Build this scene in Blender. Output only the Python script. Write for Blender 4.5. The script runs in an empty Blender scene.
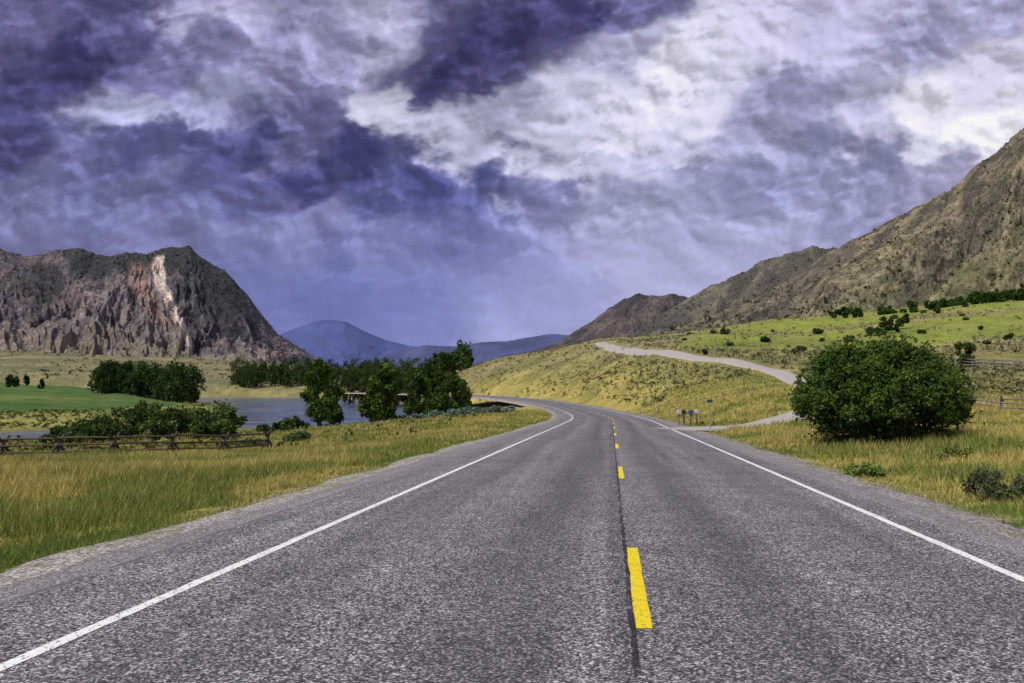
import bpy, math, numpy as np
from mathutils import Vector
rng=np.random.default_rng(7)
F=711.0; CH=1.58; TH=math.atan(48.5/711)
scene=bpy.context.scene
# ---------------------------------------------------------------- helpers
def ray(px,py):
    dx=(px-512)/F; du=(341.5-py)/F
    y=math.cos(TH)-du*math.sin(TH); z=math.sin(TH)+du*math.cos(TH)
    return dx,y,z
def W(px,py,Y):
    dx,y,z=ray(px,py); k=Y/y
    return dx*k,Y,CH+z*k
def hsh(ix,iy,seed):
    n=(ix*374761393+iy*668265263+seed*144269504)&0xffffffff
    n=((n^(n>>13))*1274126177)&0xffffffff
    return ((n^(n>>16))&0xffff)/65535.0
def vn(x,y,seed=0):
    x=np.asarray(x,float);y=np.asarray(y,float)
    ix=np.floor(x).astype(np.int64);iy=np.floor(y).astype(np.int64)
    fx=x-ix;fy=y-iy
    fx=fx*fx*fx*(fx*(fx*6-15)+10);fy=fy*fy*fy*(fy*(fy*6-15)+10)
    a=hsh(ix,iy,seed);b=hsh(ix+1,iy,seed);c=hsh(ix,iy+1,seed);d=hsh(ix+1,iy+1,seed)
    return (a*(1-fx)+b*fx)*(1-fy)+(c*(1-fx)+d*fx)*fy
def fbm(x,y,seed=0,o=5,g=0.5):
    s=0;a=1;t=0
    for i in range(o):
        s=s+a*vn(x*2**i+i*17.3,y*2**i-i*9.1,seed+i);t+=a;a*=g
    return s/t
def rot(x,y,a): return x*math.cos(a)-y*math.sin(a),x*math.sin(a)+y*math.cos(a)
def pn(x,y,seed=0):
    """gradient noise, about -1..1"""
    x=np.asarray(x,float);y=np.asarray(y,float)
    ix=np.floor(x).astype(np.int64);iy=np.floor(y).astype(np.int64);fx=x-ix;fy=y-iy
    u=fx*fx*fx*(fx*(fx*6-15)+10);v=fy*fy*fy*(fy*(fy*6-15)+10)
    def gr(i,j,dx,dy):
        h=hsh(i,j,seed)*2*math.pi;return np.cos(h)*dx+np.sin(h)*dy
    a=gr(ix,iy,fx,fy);b=gr(ix+1,iy,fx-1,fy);c=gr(ix,iy+1,fx,fy-1);d=gr(ix+1,iy+1,fx-1,fy-1)
    return ((a*(1-u)+b*u)*(1-v)+(c*(1-u)+d*u)*v)*1.5
def pf(x,y,seed=0,o=5,g=.5,billow=False):
    s=0;a=1;t=0
    for i in range(o):
        q=pn(x,y,seed+i*7)
        s=s+a*(np.abs(q)*2-.55 if billow else q);t+=a;a*=g
        x,y=rot(x*2.03+11.7,y*2.03+3.1,.6)
    return s/t
def ridged(x,y,seed=0,o=5,g=0.5):
    s=0;a=1;t=0
    for i in range(o):
        q=2*vn(x*2**i+i*13.7,y*2**i+i*5.1,seed+i)-1
        s=s+a*(1-np.sqrt(q*q+.012));t+=a;a*=g
    return s/t
def sst(x,a,b):
    t=np.clip((x-a)/(b-a),0,1);return t*t*(3-2*t)
def mk(name,V,Fc,mat=None,col=None,smooth=False,uv=None,parent=None):
    V=np.asarray(V,np.float32).reshape(-1,3);Fc=np.asarray(Fc,np.int32);k=Fc.shape[1];n=len(Fc)
    me=bpy.data.meshes.new(name)
    me.vertices.add(len(V));me.vertices.foreach_set("co",V.ravel())
    me.loops.add(n*k);me.loops.foreach_set("vertex_index",Fc.ravel())
    me.polygons.add(n);me.polygons.foreach_set("loop_start",np.arange(0,n*k,k,dtype=np.int32))
    me.polygons.foreach_set("loop_total",np.full(n,k,np.int32))
    if smooth: me.polygons.foreach_set("use_smooth",np.ones(n,bool))
    me.update(calc_edges=True);me.validate()
    if col is not None:
        a=me.color_attributes.new("col","FLOAT_COLOR","POINT")
        c=np.ones((len(V),4),np.float32);c[:,:3]=col;a.data.foreach_set("color",c.ravel())
    if uv is not None:
        u=me.uv_layers.new(name="UVMap");u.data.foreach_set("uv",np.asarray(uv,np.float32)[Fc.ravel()].ravel())
    o=bpy.data.objects.new(name,me);scene.collection.objects.link(o)
    if mat: me.materials.append(mat)
    if parent: o.parent=parent
    return o
def gridf(nu,nv):
    i=np.arange(nu-1)[:,None]*nv+np.arange(nv-1)[None,:]
    return np.stack([i,i+nv,i+nv+1,i+1],-1).reshape(-1,4)
# ---------------------------------------------------------------- materials
def newmat(name):
    m=bpy.data.materials.new(name);m.use_nodes=True
    nt=m.node_tree;b=nt.nodes["Principled BSDF"];b.inputs["Roughness"].default_value=.9
    b.inputs["Specular IOR Level"].default_value=.15
    return m,nt,b
def N(nt,t,**k):
    n=nt.nodes.new(t)
    for a,v in k.items():
        if a.startswith("i_"): n.inputs[a[2:].replace("_"," ")].default_value=v
        else: setattr(n,a,v)
    return n
def math_(nt,op,a,b=None,clamp=False):
    n=nt.nodes.new("ShaderNodeMath");n.operation=op;n.use_clamp=clamp
    for i,v in enumerate((a,b)):
        if v is None: continue
        if isinstance(v,(int,float)): n.inputs[i].default_value=v
        else: nt.links.new(v,n.inputs[i])
    return n.outputs[0]
def mixc(nt,f,a,b,bt="MIX"):
    n=nt.nodes.new("ShaderNodeMix");n.data_type="RGBA";n.blend_type=bt
    for s,v in ((n.inputs[0],f),(n.inputs[6],a),(n.inputs[7],b)):
        if isinstance(v,(int,float)): s.default_value=v
        elif isinstance(v,tuple): s.default_value=(*v,1)
        else: nt.links.new(v,s)
    return n.outputs[2]
def noise(nt,vec,scale,detail=4,rough=.55,dist=0):
    n=N(nt,"ShaderNodeTexNoise");n.inputs["Scale"].default_value=scale;n.inputs["Detail"].default_value=detail
    n.inputs["Roughness"].default_value=rough;n.inputs["Distortion"].default_value=dist
    if vec: nt.links.new(vec,n.inputs["Vector"])
    return n.outputs[0]
def ramp(nt,f,pts):
    n=N(nt,"ShaderNodeValToRGB");e=n.color_ramp.elements
    while len(e)<len(pts): e.new(.5)
    for x,(p,c) in zip(e,pts): x.position=p;x.color=(*c,1) if isinstance(c,tuple) else (c,c,c,1)
    nt.links.new(f,n.inputs[0]);return n.outputs[0]
def attrmat(name,scales=((.5,.5),),bump=0,bscale=5,bdist=.1,rough=.9,transl=0,gain=1.0):
    m,nt,b=newmat(name);L=nt.links.new
    at=N(nt,"ShaderNodeAttribute",attribute_name="col")
    tc=N(nt,"ShaderNodeTexCoord").outputs["Object"]
    c=at.outputs["Color"]
    for s,a in scales:
        v=noise(nt,tc,s,3,.65)
        r=ramp(nt,v,[(.3,(1-a)*gain),(.7,(1+a)*gain)])
        c=mixc(nt,1.0,c,r,"MULTIPLY")
    L(c,b.inputs["Base Color"]);b.inputs["Roughness"].default_value=rough
    if bump:
        bn=N(nt,"ShaderNodeBump");bn.inputs["Strength"].default_value=bump;bn.inputs["Distance"].default_value=bdist
        L(noise(nt,tc,bscale,4,.65),bn.inputs["Height"]);L(bn.outputs[0],b.inputs["Normal"])
    if transl or not (bump or scales):
        df=N(nt,"ShaderNodeBsdfDiffuse");L(c,df.inputs[0]);out=df.outputs[0]
        if transl:
            tr=N(nt,"ShaderNodeBsdfTranslucent");mx=N(nt,"ShaderNodeMixShader");mx.inputs[0].default_value=transl
            L(c,tr.inputs[0]);L(out,mx.inputs[1]);L(tr.outputs[0],mx.inputs[2]);out=mx.outputs[0]
        L(out,nt.nodes["Material Output"].inputs[0]);nt.nodes.remove(b)
    return m
def plain(name,c,rough=.7,var=.25,scale=20):
    m,nt,b=newmat(name);tc=N(nt,"ShaderNodeTexCoord").outputs["Object"]
    r=ramp(nt,noise(nt,tc,scale,4),[(.3,tuple(x*(1-var) for x in c)),(.7,tuple(min(1,x*(1+var)) for x in c))])
    nt.links.new(r,b.inputs["Base Color"]);b.inputs["Roughness"].default_value=rough
    return m
# ---------------------------------------------------------------- road + ground function
def xc(Y):
    Y=np.asarray(Y,float);return .138*Y+.23-np.where(Y>60,(Y-60)**2/660,0)
def cs(Y):
    Y=np.asarray(Y,float);s=.138-np.where(Y>60,(Y-60)/330,0);return 1/np.sqrt(1+s*s)
_ry=np.arange(-200,600,1.0)
_rz=np.interp(_ry,[-200,0,75,100,130,160,200,250,350,600],[3.66,0,-1.37,-1.66,-1.5,-1.05,-.5,-.05,.4,.6])
_k=np.hanning(25);_k/=_k.sum();_rz=np.convolve(np.pad(_rz,12,mode="edge"),_k,"valid")
def zr(Y): return np.interp(Y,_ry,_rz)
CP=[(0,460,45),(280,455,45),(0,484,18),(200,462,28),(400,434,60),(480,414,100),(-200,470,45),(-300,490,18),
(250,480,18),(350,455,35),
(0,380,650),(100,383,650),(-300,375,650),(200,394,480),
(0,349,1300),(150,357,1300),(300,368,1300),(400,374,1300),(470,374,1500),(-400,338,1300),(300,381,800),(0,371,850),(400,384,700),(150,377,850),
(430,378,330),(480,366,310),(520,357,300),(560,349,280),(600,342,250),(600,384,150),(560,388,190),(520,386,230),(460,388,280),(600,403,125),
(640,372,145),(640,350,185),(660,353,160),(700,358,138),(740,363,118),(790,383,88),(700,421,52),(750,408,62),(680,405,80),
(600,347,330),(520,364,420),(430,382,450),(650,339,250),(700,333,250),(750,326,250),(800,319,260),(850,318,240),(900,312,250),(960,304,250),(1010,299,250),
(780,345,170),(850,350,150),(850,335,190),(950,330,180),
(900,320,400),(650,344,400),(1010,308,400),(780,327,400),(650,348,1300),(900,335,1300),(1100,320,1300),
(1000,437,25),(1000,418,40),(1000,408,58),(1000,372,100),(1000,343,150),(900,404,52),(900,383,78),(900,362,120),(850,396,62),(850,374,98),(820,428,40),(880,440,25),
(1000,485,14),(1200,430,25),(1300,400,50),(1300,350,120),(1300,280,250),(1300,300,500)]
CZ=[(0,85,-4.2),(0,130,-4.3),(150,88,-4.2),(250,95,-4.2),(320,112,-4.1),(380,115,-3.6),(420,140,-3.2),(300,190,-4.4),(200,190,-4.3),(60,190,-4.3),
(400,240,-3.8),(440,190,-2.6),(300,400,-4.2),(180,330,-3.8),(0,250,-3.6),(230,600,-4),(-300,200,-4),(-300,90,-4)]
P=[];wv=[]
for a,b,c in CP:
    X,Y,Z=W(a,b,c);P.append((math.atan2(X,Y),math.log(math.hypot(X,Y))));wv.append(Z/math.hypot(X,Y))
for a,c,z in CZ:
    X,Y=(a-512)/F*c,c;P.append((math.atan2(X,Y),math.log(math.hypot(X,Y))));wv.append(z/math.hypot(X,Y))
P=np.array(P)*[2.2,1.0];wv=np.array(wv)
def kern(r2): return np.where(r2>0,.5*r2*np.log(r2+1e-12),0)
n=len(P);A=np.zeros((n+3,n+3));d2=((P[:,None]-P[None])**2).sum(-1)
A[:n,:n]=kern(d2)+np.eye(n)*2e-3;A[:n,n]=1;A[:n,n+1:]=P;A[n,:n]=1;A[n+1:,:n]=P.T
cf=np.linalg.solve(A,np.r_[wv,0,0,0])
RV=np.array([(-150,60,7),(-112,72,8),(-72,90,10),(-62,118,13),(-43,150,22),(-48,200,28),(-62,260,33),(-125,400,48),(-225,580,50),(-400,660,50),(-800,740,50)],float)
def rivd(X,Y):
    best=np.full(np.shape(X),1e9)
    for i in range(len(RV)-1):
        a=RV[i];b=RV[i+1];dx,dy=b[:2]-a[:2]
        t=np.clip(((X-a[0])*dx+(Y-a[1])*dy)/(dx*dx+dy*dy),0,1)
        d=np.hypot(X-a[0]-t*dx,Y-a[1]-t*dy)-(a[2]+t*(b[2]-a[2]))
        best=np.minimum(best,d)
    return best+ (fbm(X/14,Y/14,91,3)-.5)*7
def G(X,Y,fine=True):
    sh=np.shape(X);X=np.ravel(np.asarray(X,float));Y=np.ravel(np.asarray(Y,float))
    R=np.hypot(X,Y)+1e-6;ph=np.clip(np.arctan2(X,Y),-.95,.95)
    q0=ph*2.2;q1=np.log(np.clip(R,10,1500))
    w=cf[n]+cf[n+1]*q0+cf[n+2]*q1
    for i in range(n):
        w+=cf[i]*kern((q0-P[i,0])**2+(q1-P[i,1])**2)
    z=w*R
    nz=(fbm(X/25,Y/25,5,4)-.5)*np.clip(R*.012,0,5)+(fbm(X/3,Y/3,6,3)-.5)*.22+(fbm(X/120,Y/120,8,4)-.5)*np.clip((R-250)*.02,0,10)
    z=z+nz
    t=(X-xc(Y))*cs(Y)
    wl=np.where(t<0,sst(-t,6.3,15),sst(t,5.2,12))
    far=sst(Y,290,350);wl=np.maximum(wl,far)
    base=zr(np.clip(Y,-200,400))-.1-np.where(t<-5.9,np.clip(-t-5.9,0,10)*.05,0)
    z=base*(1-wl)+z*wl
    d=rivd(X,Y)
    m=(Y>50)&(d<30)
    bank=sst(d,-4,3)
    z=np.where(m,np.minimum(z,(-4.6+(z+4.6)*sst(d,4,30))*bank+(-6.8)*(1-bank)),z)
    return z.reshape(sh)
# ---------------------------------------------------------------- ground mesh
ang=np.concatenate([np.linspace(-180,-60,40)[:-1],np.linspace(-60,-38,60)[:-1],np.linspace(-38,38,760)[:-1],np.linspace(38,60,60)[:-1],np.linspace(60,180,40)])*math.pi/180
rad=np.concatenate([[0.05,1,2.2],np.geomspace(3,9000,520)])
AA,RR=np.meshgrid(ang,rad,indexing="ij");GX=RR*np.sin(AA);GY=RR*np.cos(AA)
GZ=G(GX,GY)
def inpoly(X,Y,pl):
    r=np.zeros(np.shape(X),bool);m=len(pl)
    for i in range(m):
        x1,y1=pl[i];x2,y2=pl[(i+1)%m]
        c=((y1>Y)!=(y2>Y))&(X<(x2-x1)*(Y-y1)/((y2-y1)+1e-9)+x1);r^=c
    return r
FIELD=[(-150,190),(-118,250),(-150,330),(-235,450),(-370,640),(-560,720),(-900,700),(-500,200),(-200,178)]
def C(*a): return np.array(a)
STRAW=C(.36,.295,.085);OLIVE=C(.21,.205,.055);GREEN=C(.12,.165,.04);TAN=C(.195,.17,.09);LIME=C(.20,.235,.04)
def limemask(X,Y):
    R=np.hypot(X,Y);px=512+F*X/np.maximum(Y,1)
    return np.clip((fbm(X/70,Y/14,33,5)-.44)*9,0,1)*sst(R,125,165)*(1-sst(R,330,420))*sst(px,655,710)*(.35+.65*fbm(X/9,Y/5,34,4))
def gcol(X,Y):
    X=np.asarray(X,float);Y=np.asarray(Y,float);R=np.hypot(X,Y);t=(X-xc(Y))*cs(Y)
    n1=fbm(X/9,Y/9,21,4)[...,None];n2=fbm(X/45,Y/45,22,4)[...,None];n3=fbm(X/2,Y/2,23,3)[...,None]
    L=lambda a,b,k:a*(1-k)+b*k
    c=L(STRAW,OLIVE,np.clip((n1-.4)*4,0,1)*.55+0*n2)
    c=L(c,GREEN,np.clip((n2-.52)*5,0,1)*.5)
    px=512+F*X/np.maximum(Y,1)
    left=sst(Y,62,85)*sst(-t,18,30)
    c=L(c,L(GREEN,STRAW,np.clip((n2-.42)*5,0,1)*.6),left[...,None])
    hill=sst(Y,70,120)*sst(t,9,30)
    hc=L(C(.26,.23,.085),C(.17,.165,.06),np.clip((n1-.4)*4,0,1))
    hc=L(hc,C(.23,.18,.11),np.clip((n2-.5)*5,0,1)*.5)
    c=L(c,hc,hill[...,None])
    c=L(c,LIME,np.clip(limemask(X,Y)*1.4,0,1)[...,None])
    f=inpoly(X+(fbm(X/30,Y/30,3,2)-.5)*8,Y,FIELD)
    st=.5+.5*np.sin((X*.35+Y)*.16)
    n5=fbm(X/80,Y/25,77,4)
    c=np.where(f[...,None],L(L(C(.05,.105,.022),C(.075,.13,.03),(st*.5+.5*n1[...,0])[...,None]),C(.13,.16,.04),np.clip((n5-.5)*5,0,1)[...,None]*.7),c)
    far=sst(Y,640,800)*(px<520)
    n6=fbm(X/200,Y/60,78,5)[...,None]
    ft=L(TAN,C(.11,.12,.06),np.clip((n2-.40)*5,0,1)*.75);ft=L(ft,C(.26,.22,.12),np.clip((n6-.52)*6,0,1)*.7)
    c=L(c,ft,far[...,None])
    far2=sst(R,380,600)*(px>=520)
    c=L(c,C(.2,.17,.1)*np.ones_like(c),far2[...,None])
    gv=(1-sst(np.abs(t+.5),5.4,6.5))*(Y<345)
    c=L(c,C(.22,.2,.17),gv[...,None])
    d=rivd(X,Y);b=(1-sst(d,-1,5))*(Y>50)
    c=L(c,C(.17,.15,.1),b[...,None]*.8)
    return c
gm=attrmat("ground_mat",((.25,.25),(3,.45),(.05,.2)),bump=.8,bscale=4,bdist=.25)
mk("ground",np.stack([GX,GY,GZ],-1),gridf(len(ang),len(rad)),gm,gcol(GX,GY).reshape(-1,3),smooth=True)
# ---------------------------------------------------------------- road
def asphalt():
    m,nt,b=newmat("asphalt");L=nt.links.new
    tc=N(nt,"ShaderNodeTexCoord");uvs=N(nt,"ShaderNodeSeparateXYZ");L(tc.outputs["UV"],uvs.inputs[0])
    t,s=uvs.outputs[0],uvs.outputs[1];ob=tc.outputs["Object"]
    v=N(nt,"ShaderNodeTexVoronoi");v.voronoi_dimensions="2D";v.inputs["Scale"].default_value=78;L(ob,v.inputs["Vector"])
    sp=N(nt,"ShaderNodeSeparateColor");L(v.outputs["Color"],sp.inputs[0])
    c=ramp(nt,sp.outputs[0],[(0,(.032,.030,.033)),(.45,(.092,.087,.092)),(.75,(.22,.212,.215)),(1,(.54,.525,.52))])
    v2=N(nt,"ShaderNodeTexVoronoi");v2.voronoi_dimensions="2D";v2.inputs["Scale"].default_value=30;L(ob,v2.inputs["Vector"])
    sp2=N(nt,"ShaderNodeSeparateColor");L(v2.outputs["Color"],sp2.inputs[0])
    c=mixc(nt,1.0,c,ramp(nt,sp2.outputs[1],[(0,.72),(1,1.3)]),"MULTIPLY")
    n1=noise(nt,ob,1.2,4,.6);c=mixc(nt,1.0,c,ramp(nt,n1,[(.3,.85),(.7,1.2)]),"MULTIPLY")
    mp=N(nt,"ShaderNodeMapping");mp.inputs["Scale"].default_value=(1.6,.05,1);L(tc.outputs["UV"],mp.inputs[0])
    n2=noise(nt,mp.outputs[0],1.3,4,.6);c=mixc(nt,1.0,c,ramp(nt,n2,[(.3,.74),(.7,1.24)]),"MULTIPLY")
    wob=math_(nt,"MULTIPLY",math_(nt,"SUBTRACT",n2,.5),.6)
    tw=math_(nt,"ADD",t,wob)
    for c0,w,a in ((-2.9,.5,.28),(-1.0,.6,.46),(.95,.5,.42),(2.65,.45,.28)):
        g=math_(nt,"EXPONENT",math_(nt,"MULTIPLY",math_(nt,"POWER",math_(nt,"DIVIDE",math_(nt,"SUBTRACT",tw,c0),w),2),-1))
        c=mixc(nt,math_(nt,"MULTIPLY",g,a),c,(.045,.044,.05))
    wob2=math_(nt,"MULTIPLY",math_(nt,"SUBTRACT",noise(nt,ob,2.5,5,.7),.5),.10)
    tj=math_(nt,"ADD",t,wob2);k=ramp(nt,noise(nt,ob,3.0,3,.7),[(.35,.25),(.5,1.0)])
    for c0,w,a in ((-.09,.022,.85),(-.2,.08,.25),(-5.0,.03,.75),(3.95,.02,.35)):
        g=math_(nt,"LESS_THAN",math_(nt,"ABSOLUTE",math_(nt,"SUBTRACT",tj,c0)),w)
        kk=math_(nt,"MULTIPLY",math_(nt,"MULTIPLY",g,a),k)
        c=mixc(nt,kk,c,(.018,.017,.02))
    sh=math_(nt,"GREATER_THAN",math_(nt,"ABSOLUTE",math_(nt,"ADD",tj,.5)),4.45)
    c=mixc(nt,math_(nt,"MULTIPLY",sh,.28),c,(.29,.27,.265))
    L(c,b.inputs["Base Color"]);b.inputs["Roughness"].default_value=.85
    bp=N(nt,"ShaderNodeBump");bp.inputs["Strength"].default_value=.7;bp.inputs["Distance"].default_value=.005
    L(v.outputs["Distance"],bp.inputs["Height"]);L(bp.outputs[0],b.inputs["Normal"])
    return m
AS=asphalt()
def ribbon(name,ts,dz,y0,y1,mat,step=.5):
    Ys=np.arange(y0,y1+1e-6,step) if y1-y0>step else np.array([y0,y1])
    V=[];U=[]
    for t,d in zip(ts,dz):
        tt=t(Ys) if callable(t) else t+0*Ys
        V.append(np.stack([xc(Ys)+tt/cs(Ys),Ys,zr(Ys)+d],-1));U.append(np.stack([tt,Ys],-1))
    V=np.array(V);U=np.array(U)
    f=gridf(len(ts),len(Ys))[:,::-1]
    return mk(name,V,f,mat,uv=U.reshape(-1,2),smooth=False)
eL=lambda Y:-5.5+(fbm(Y/1.3,0*Y,44,4)-.5)*.5
eR=lambda Y:4.5+(fbm(Y/1.3,0*Y+9,45,4)-.5)*.4
oL=lambda Y:-6.1+(fbm(Y/2,0*Y,46,3)-.5)*.6
oR=lambda Y:5.1+(fbm(Y/2,0*Y+9,47,3)-.5)*.5
ribbon("road",[eL,-3.8,0,3.4,eR],[0,0,0,0,0],-40,350,AS,.5)
def gravelmat():
    m,nt,b=newmat("gravel");L=nt.links.new;ob=N(nt,"ShaderNodeTexCoord").outputs["Object"]
    v=N(nt,"ShaderNodeTexVoronoi");v.inputs["Scale"].default_value=32;L(ob,v.inputs["Vector"])
    sp=N(nt,"ShaderNodeSeparateColor");L(v.outputs["Color"],sp.inputs[0])
    c=ramp(nt,sp.outputs[0],[(0,(.09,.083,.077)),(.5,(.25,.23,.215)),(1,(.56,.52,.48))])
    c=mixc(nt,ramp(nt,noise(nt,ob,1.8,5,.7),[(.50,0.),(.64,.8)]),c,(.16,.17,.06))
    L(c,b.inputs["Base Color"])
    bp=N(nt,"ShaderNodeBump");bp.inputs["Strength"].default_value=1;bp.inputs["Distance"].default_value=.015
    L(v.outputs["Distance"],bp.inputs["Height"]);L(bp.outputs[0],b.inputs["Normal"]);return m
GV=gravelmat()
ribbon("gravel_shoulder",[lambda Y:oL(Y)-.6,oL,lambda Y:eL(Y)+.3],[-.5,-.06,-.008],-40,350,GV,.5)
ribbon("gravel_shoulder",[lambda Y:eR(Y)-.3,oR,lambda Y:oR(Y)+.6],[-.008,-.06,-.5],-40,350,GV,.5)
def paint(name,c,wear):
    m,nt,b=newmat(name);L=nt.links.new;ob=N(nt,"ShaderNodeTexCoord").outputs["Object"]
    v=N(nt,"ShaderNodeTexVoronoi");v.inputs["Scale"].default_value=80;L(ob,v.inputs["Vector"])
    sp=N(nt,"ShaderNodeSeparateColor");L(v.outputs["Color"],sp.inputs[0])
    n1=noise(nt,ob,9,4,.7)
    k=math_(nt,"ADD",sp.outputs[1],math_(nt,"MULTIPLY",math_(nt,"SUBTRACT",n1,.5),1.2))
    f=math_(nt,"LESS_THAN",k,wear)
    cc=ramp(nt,sp.outputs[2],[(0,tuple(x*.78 for x in c)),(1,c)])
    L(mixc(nt,f,cc,(.12,.115,.11)),b.inputs["Base Color"]);b.inputs["Roughness"].default_value=.7
    return m
WP=paint("white_paint",(.82,.82,.80),.10);YP=paint("yellow_paint",(.80,.62,.01),.05)
jw=lambda c,s:(lambda Y:c+(fbm(Y*4,0*Y,s,3)-.5)*.02)
ribbon("white_edge_line",[jw(-3.91,1),jw(-3.80,2)],[.004,.004],-40,350,WP,.25)
ribbon("white_edge_line",[jw(3.37,3),jw(3.48,4)],[.004,.004],-40,350,WP,.25)
dl=bpy.data.objects.new("yellow_center_line",None);scene.collection.objects.link(dl)
for i in range(-3,26):
    y0=5.12+i*9.95
    o=ribbon("dash_%d"%(i+4),[jw(-.065,7),jw(.05,8)],[.004,.004],y0,y0+2.95,YP,.2);o.parent=dl
# ---------------------------------------------------------------- side road
sp_=[]
for px,Y in ((662,43.5),(690,44.5),(715,46.5),(750,47.5),(785,49),(815,53),(828,60),(826,70),(814,80),(796,91),(776,102),(745,116),(705,134),(668,155),(640,182),(618,215),(600,250)):
    sp_.append(((px-512)/F*Y,Y))
sp_=np.array(sp_);q=np.linspace(0,len(sp_)-1,420);i0=np.clip(np.floor(q).astype(int),0,len(sp_)-2);tt=(q-i0)[:,None]
g=lambda i:sp_[np.clip(i,0,len(sp_)-1)]
p0,p1,p2,p3=g(i0-1),g(i0),g(i0+1),g(i0+2)
cp=.5*(2*p1+(p2-p0)*tt+(2*p0-5*p1+4*p2-p3)*tt**2+(3*p1-p0-3*p2+p3)*tt**3)
tg=np.gradient(cp,axis=0);tg/=np.linalg.norm(tg,axis=1)[:,None];nn=np.stack([tg[:,1],-tg[:,0]],-1)
offs=[-2.2,-1.6,-.8,0,.8,1.6,2.2];dzs=[-.4,.10,.14,.14,.14,.10,-.4]
zc=G(cp[:,0],cp[:,1]);V=[]
for o_,d_ in zip(offs,dzs):
    q_=cp+nn*o_;tq=(q_[:,0]-xc(q_[:,1]))*cs(q_[:,1]);gq=G(q_[:,0],q_[:,1])
    zz=np.maximum(gq*.5+zc*.5,gq)+d_;kk=sst(tq,4.8,11)
    near=zr(q_[:,1])+.012-(.03 if d_<0 else 0)
    V.append(np.c_[q_,near*(1-kk)+zz*kk])
SR=plain("side_road_gravel",(.36,.325,.30),.9,.15,3)
mk("side_road",np.array(V),gridf(7,420)[:,::-1],SR,smooth=True)
def sideroad_dist(X,Y):
    best=np.full(np.shape(X),1e9)
    for k in range(0,420,6): best=np.minimum(best,np.hypot(X-cp[k,0],Y-cp[k,1]))
    return best
# ---------------------------------------------------------------- river
k=np.linspace(0,len(RV)-1,160);V=[]
cx=np.interp(k,range(len(RV)),RV[:,0]);cy=np.interp(k,range(len(RV)),RV[:,1]);hw=np.interp(k,range(len(RV)),RV[:,2])+7
tx=np.gradient(cx);ty=np.gradient(cy);l=np.hypot(tx,ty);nx,ny=ty/l,-tx/l
for j in np.linspace(-1,1,9): V.append(np.stack([cx+nx*hw*j,cy+ny*hw*j,np.full(160,-5.0)],-1))
wm,nt,b=newmat("river_water");b.inputs["Roughness"].default_value=.12
b.inputs["Specular IOR Level"].default_value=.5
ob=N(nt,"ShaderNodeTexCoord").outputs["Object"];bp=N(nt,"ShaderNodeBump");bp.inputs["Strength"].default_value=.5;bp.inputs["Distance"].default_value=.3
nt.links.new(noise(nt,ob,.45,5,.7),bp.inputs["Height"]);nt.links.new(bp.outputs[0],b.inputs["Normal"])
nt.links.new(ramp(nt,noise(nt,ob,.12,5,.7),[(.46,(.05,.09,.16)),(.66,(.25,.30,.40))]),b.inputs["Base Color"])
mk("river",np.array(V),gridf(9,160)[:,::-1],wm,smooth=True)
# ---------------------------------------------------------------- mountains
def mountain(name,ridge,yr,foot,yf,mat,colf,nu=500,nv=160,fr=14,amp=.28,p=1.2,seed=1,bury=15,jag=.02,back=1.5,sy=1.3,fine=.3,rough=.55,skew=0):
    RP=np.array([W(a,b,1.0) for a,b in ridge]);ra=RP[:,0];re=RP[:,2]-CH
    FP=np.array([W(a,b,1.0) for a,b in foot]);fa=FP[:,0];fe=FP[:,2]-CH
    a=np.linspace(ra.min(),ra.max(),nu)
    o=np.argsort(ra);e=np.interp(a,ra[o],re[o]);o=np.argsort(fa);ef=np.interp(a,fa[o],fe[o])
    da=a[1]-a[0];kk=max(3,int(.006/da))|1;ker=np.hanning(kk+2)[1:-1];ker/=ker.sum();e=np.convolve(np.pad(e,kk//2,mode="edge"),ker,"valid")
    YR=np.interp(a,*yr);YF=np.interp(a,*yf)
    s=np.linspace(0,back,nv)
    A_,S=np.meshgrid(a,s,indexing="ij");E=e[:,None];EF=ef[:,None];YR=YR[:,None];YF=YF[:,None]
    Y=YF+(YR-YF)*S;X=A_*Y
    zR=CH+E*YR;zF=CH+EF*YF-bury
    up=np.clip(S,0,1)**p
    z=np.where(S<=1,zF+(zR-zF)*up,zR-(zR-zF)*(S-1)*.7)
    u=A_*fr-skew*S
    wx=(fbm(u*.5,S*2.0,seed+50,4)-.5)*2.6
    rg=ridged(u+wx,S*sy+wx*.6,seed,5,.5)
    fn=ridged(u*3.3+wx*3,S*sy*4,seed+9,6,rough)
    w=np.clip(np.sin(np.pi*np.clip(S,0,1)),0,1)**.8*np.clip(1.25-S,0,1)+.08*sst(S,.8,1)
    H=(zR-zF)
    z=z+H*amp*(rg-.62)*w+H*amp*fine*(fn-.6)*np.clip(w+.08*sst(S,.5,1),0,1)
    z=z+H*jag*(fbm(A_*fr*3,S*4,seed+3,7,.65)-.5)*2*sst(S,.05,.4)
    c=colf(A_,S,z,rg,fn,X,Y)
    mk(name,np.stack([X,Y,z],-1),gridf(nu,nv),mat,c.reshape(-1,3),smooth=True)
    return X,Y,z,S
L_=lambda a,b,k:a*(1-k[...,None])+b*k[...,None]
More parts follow.
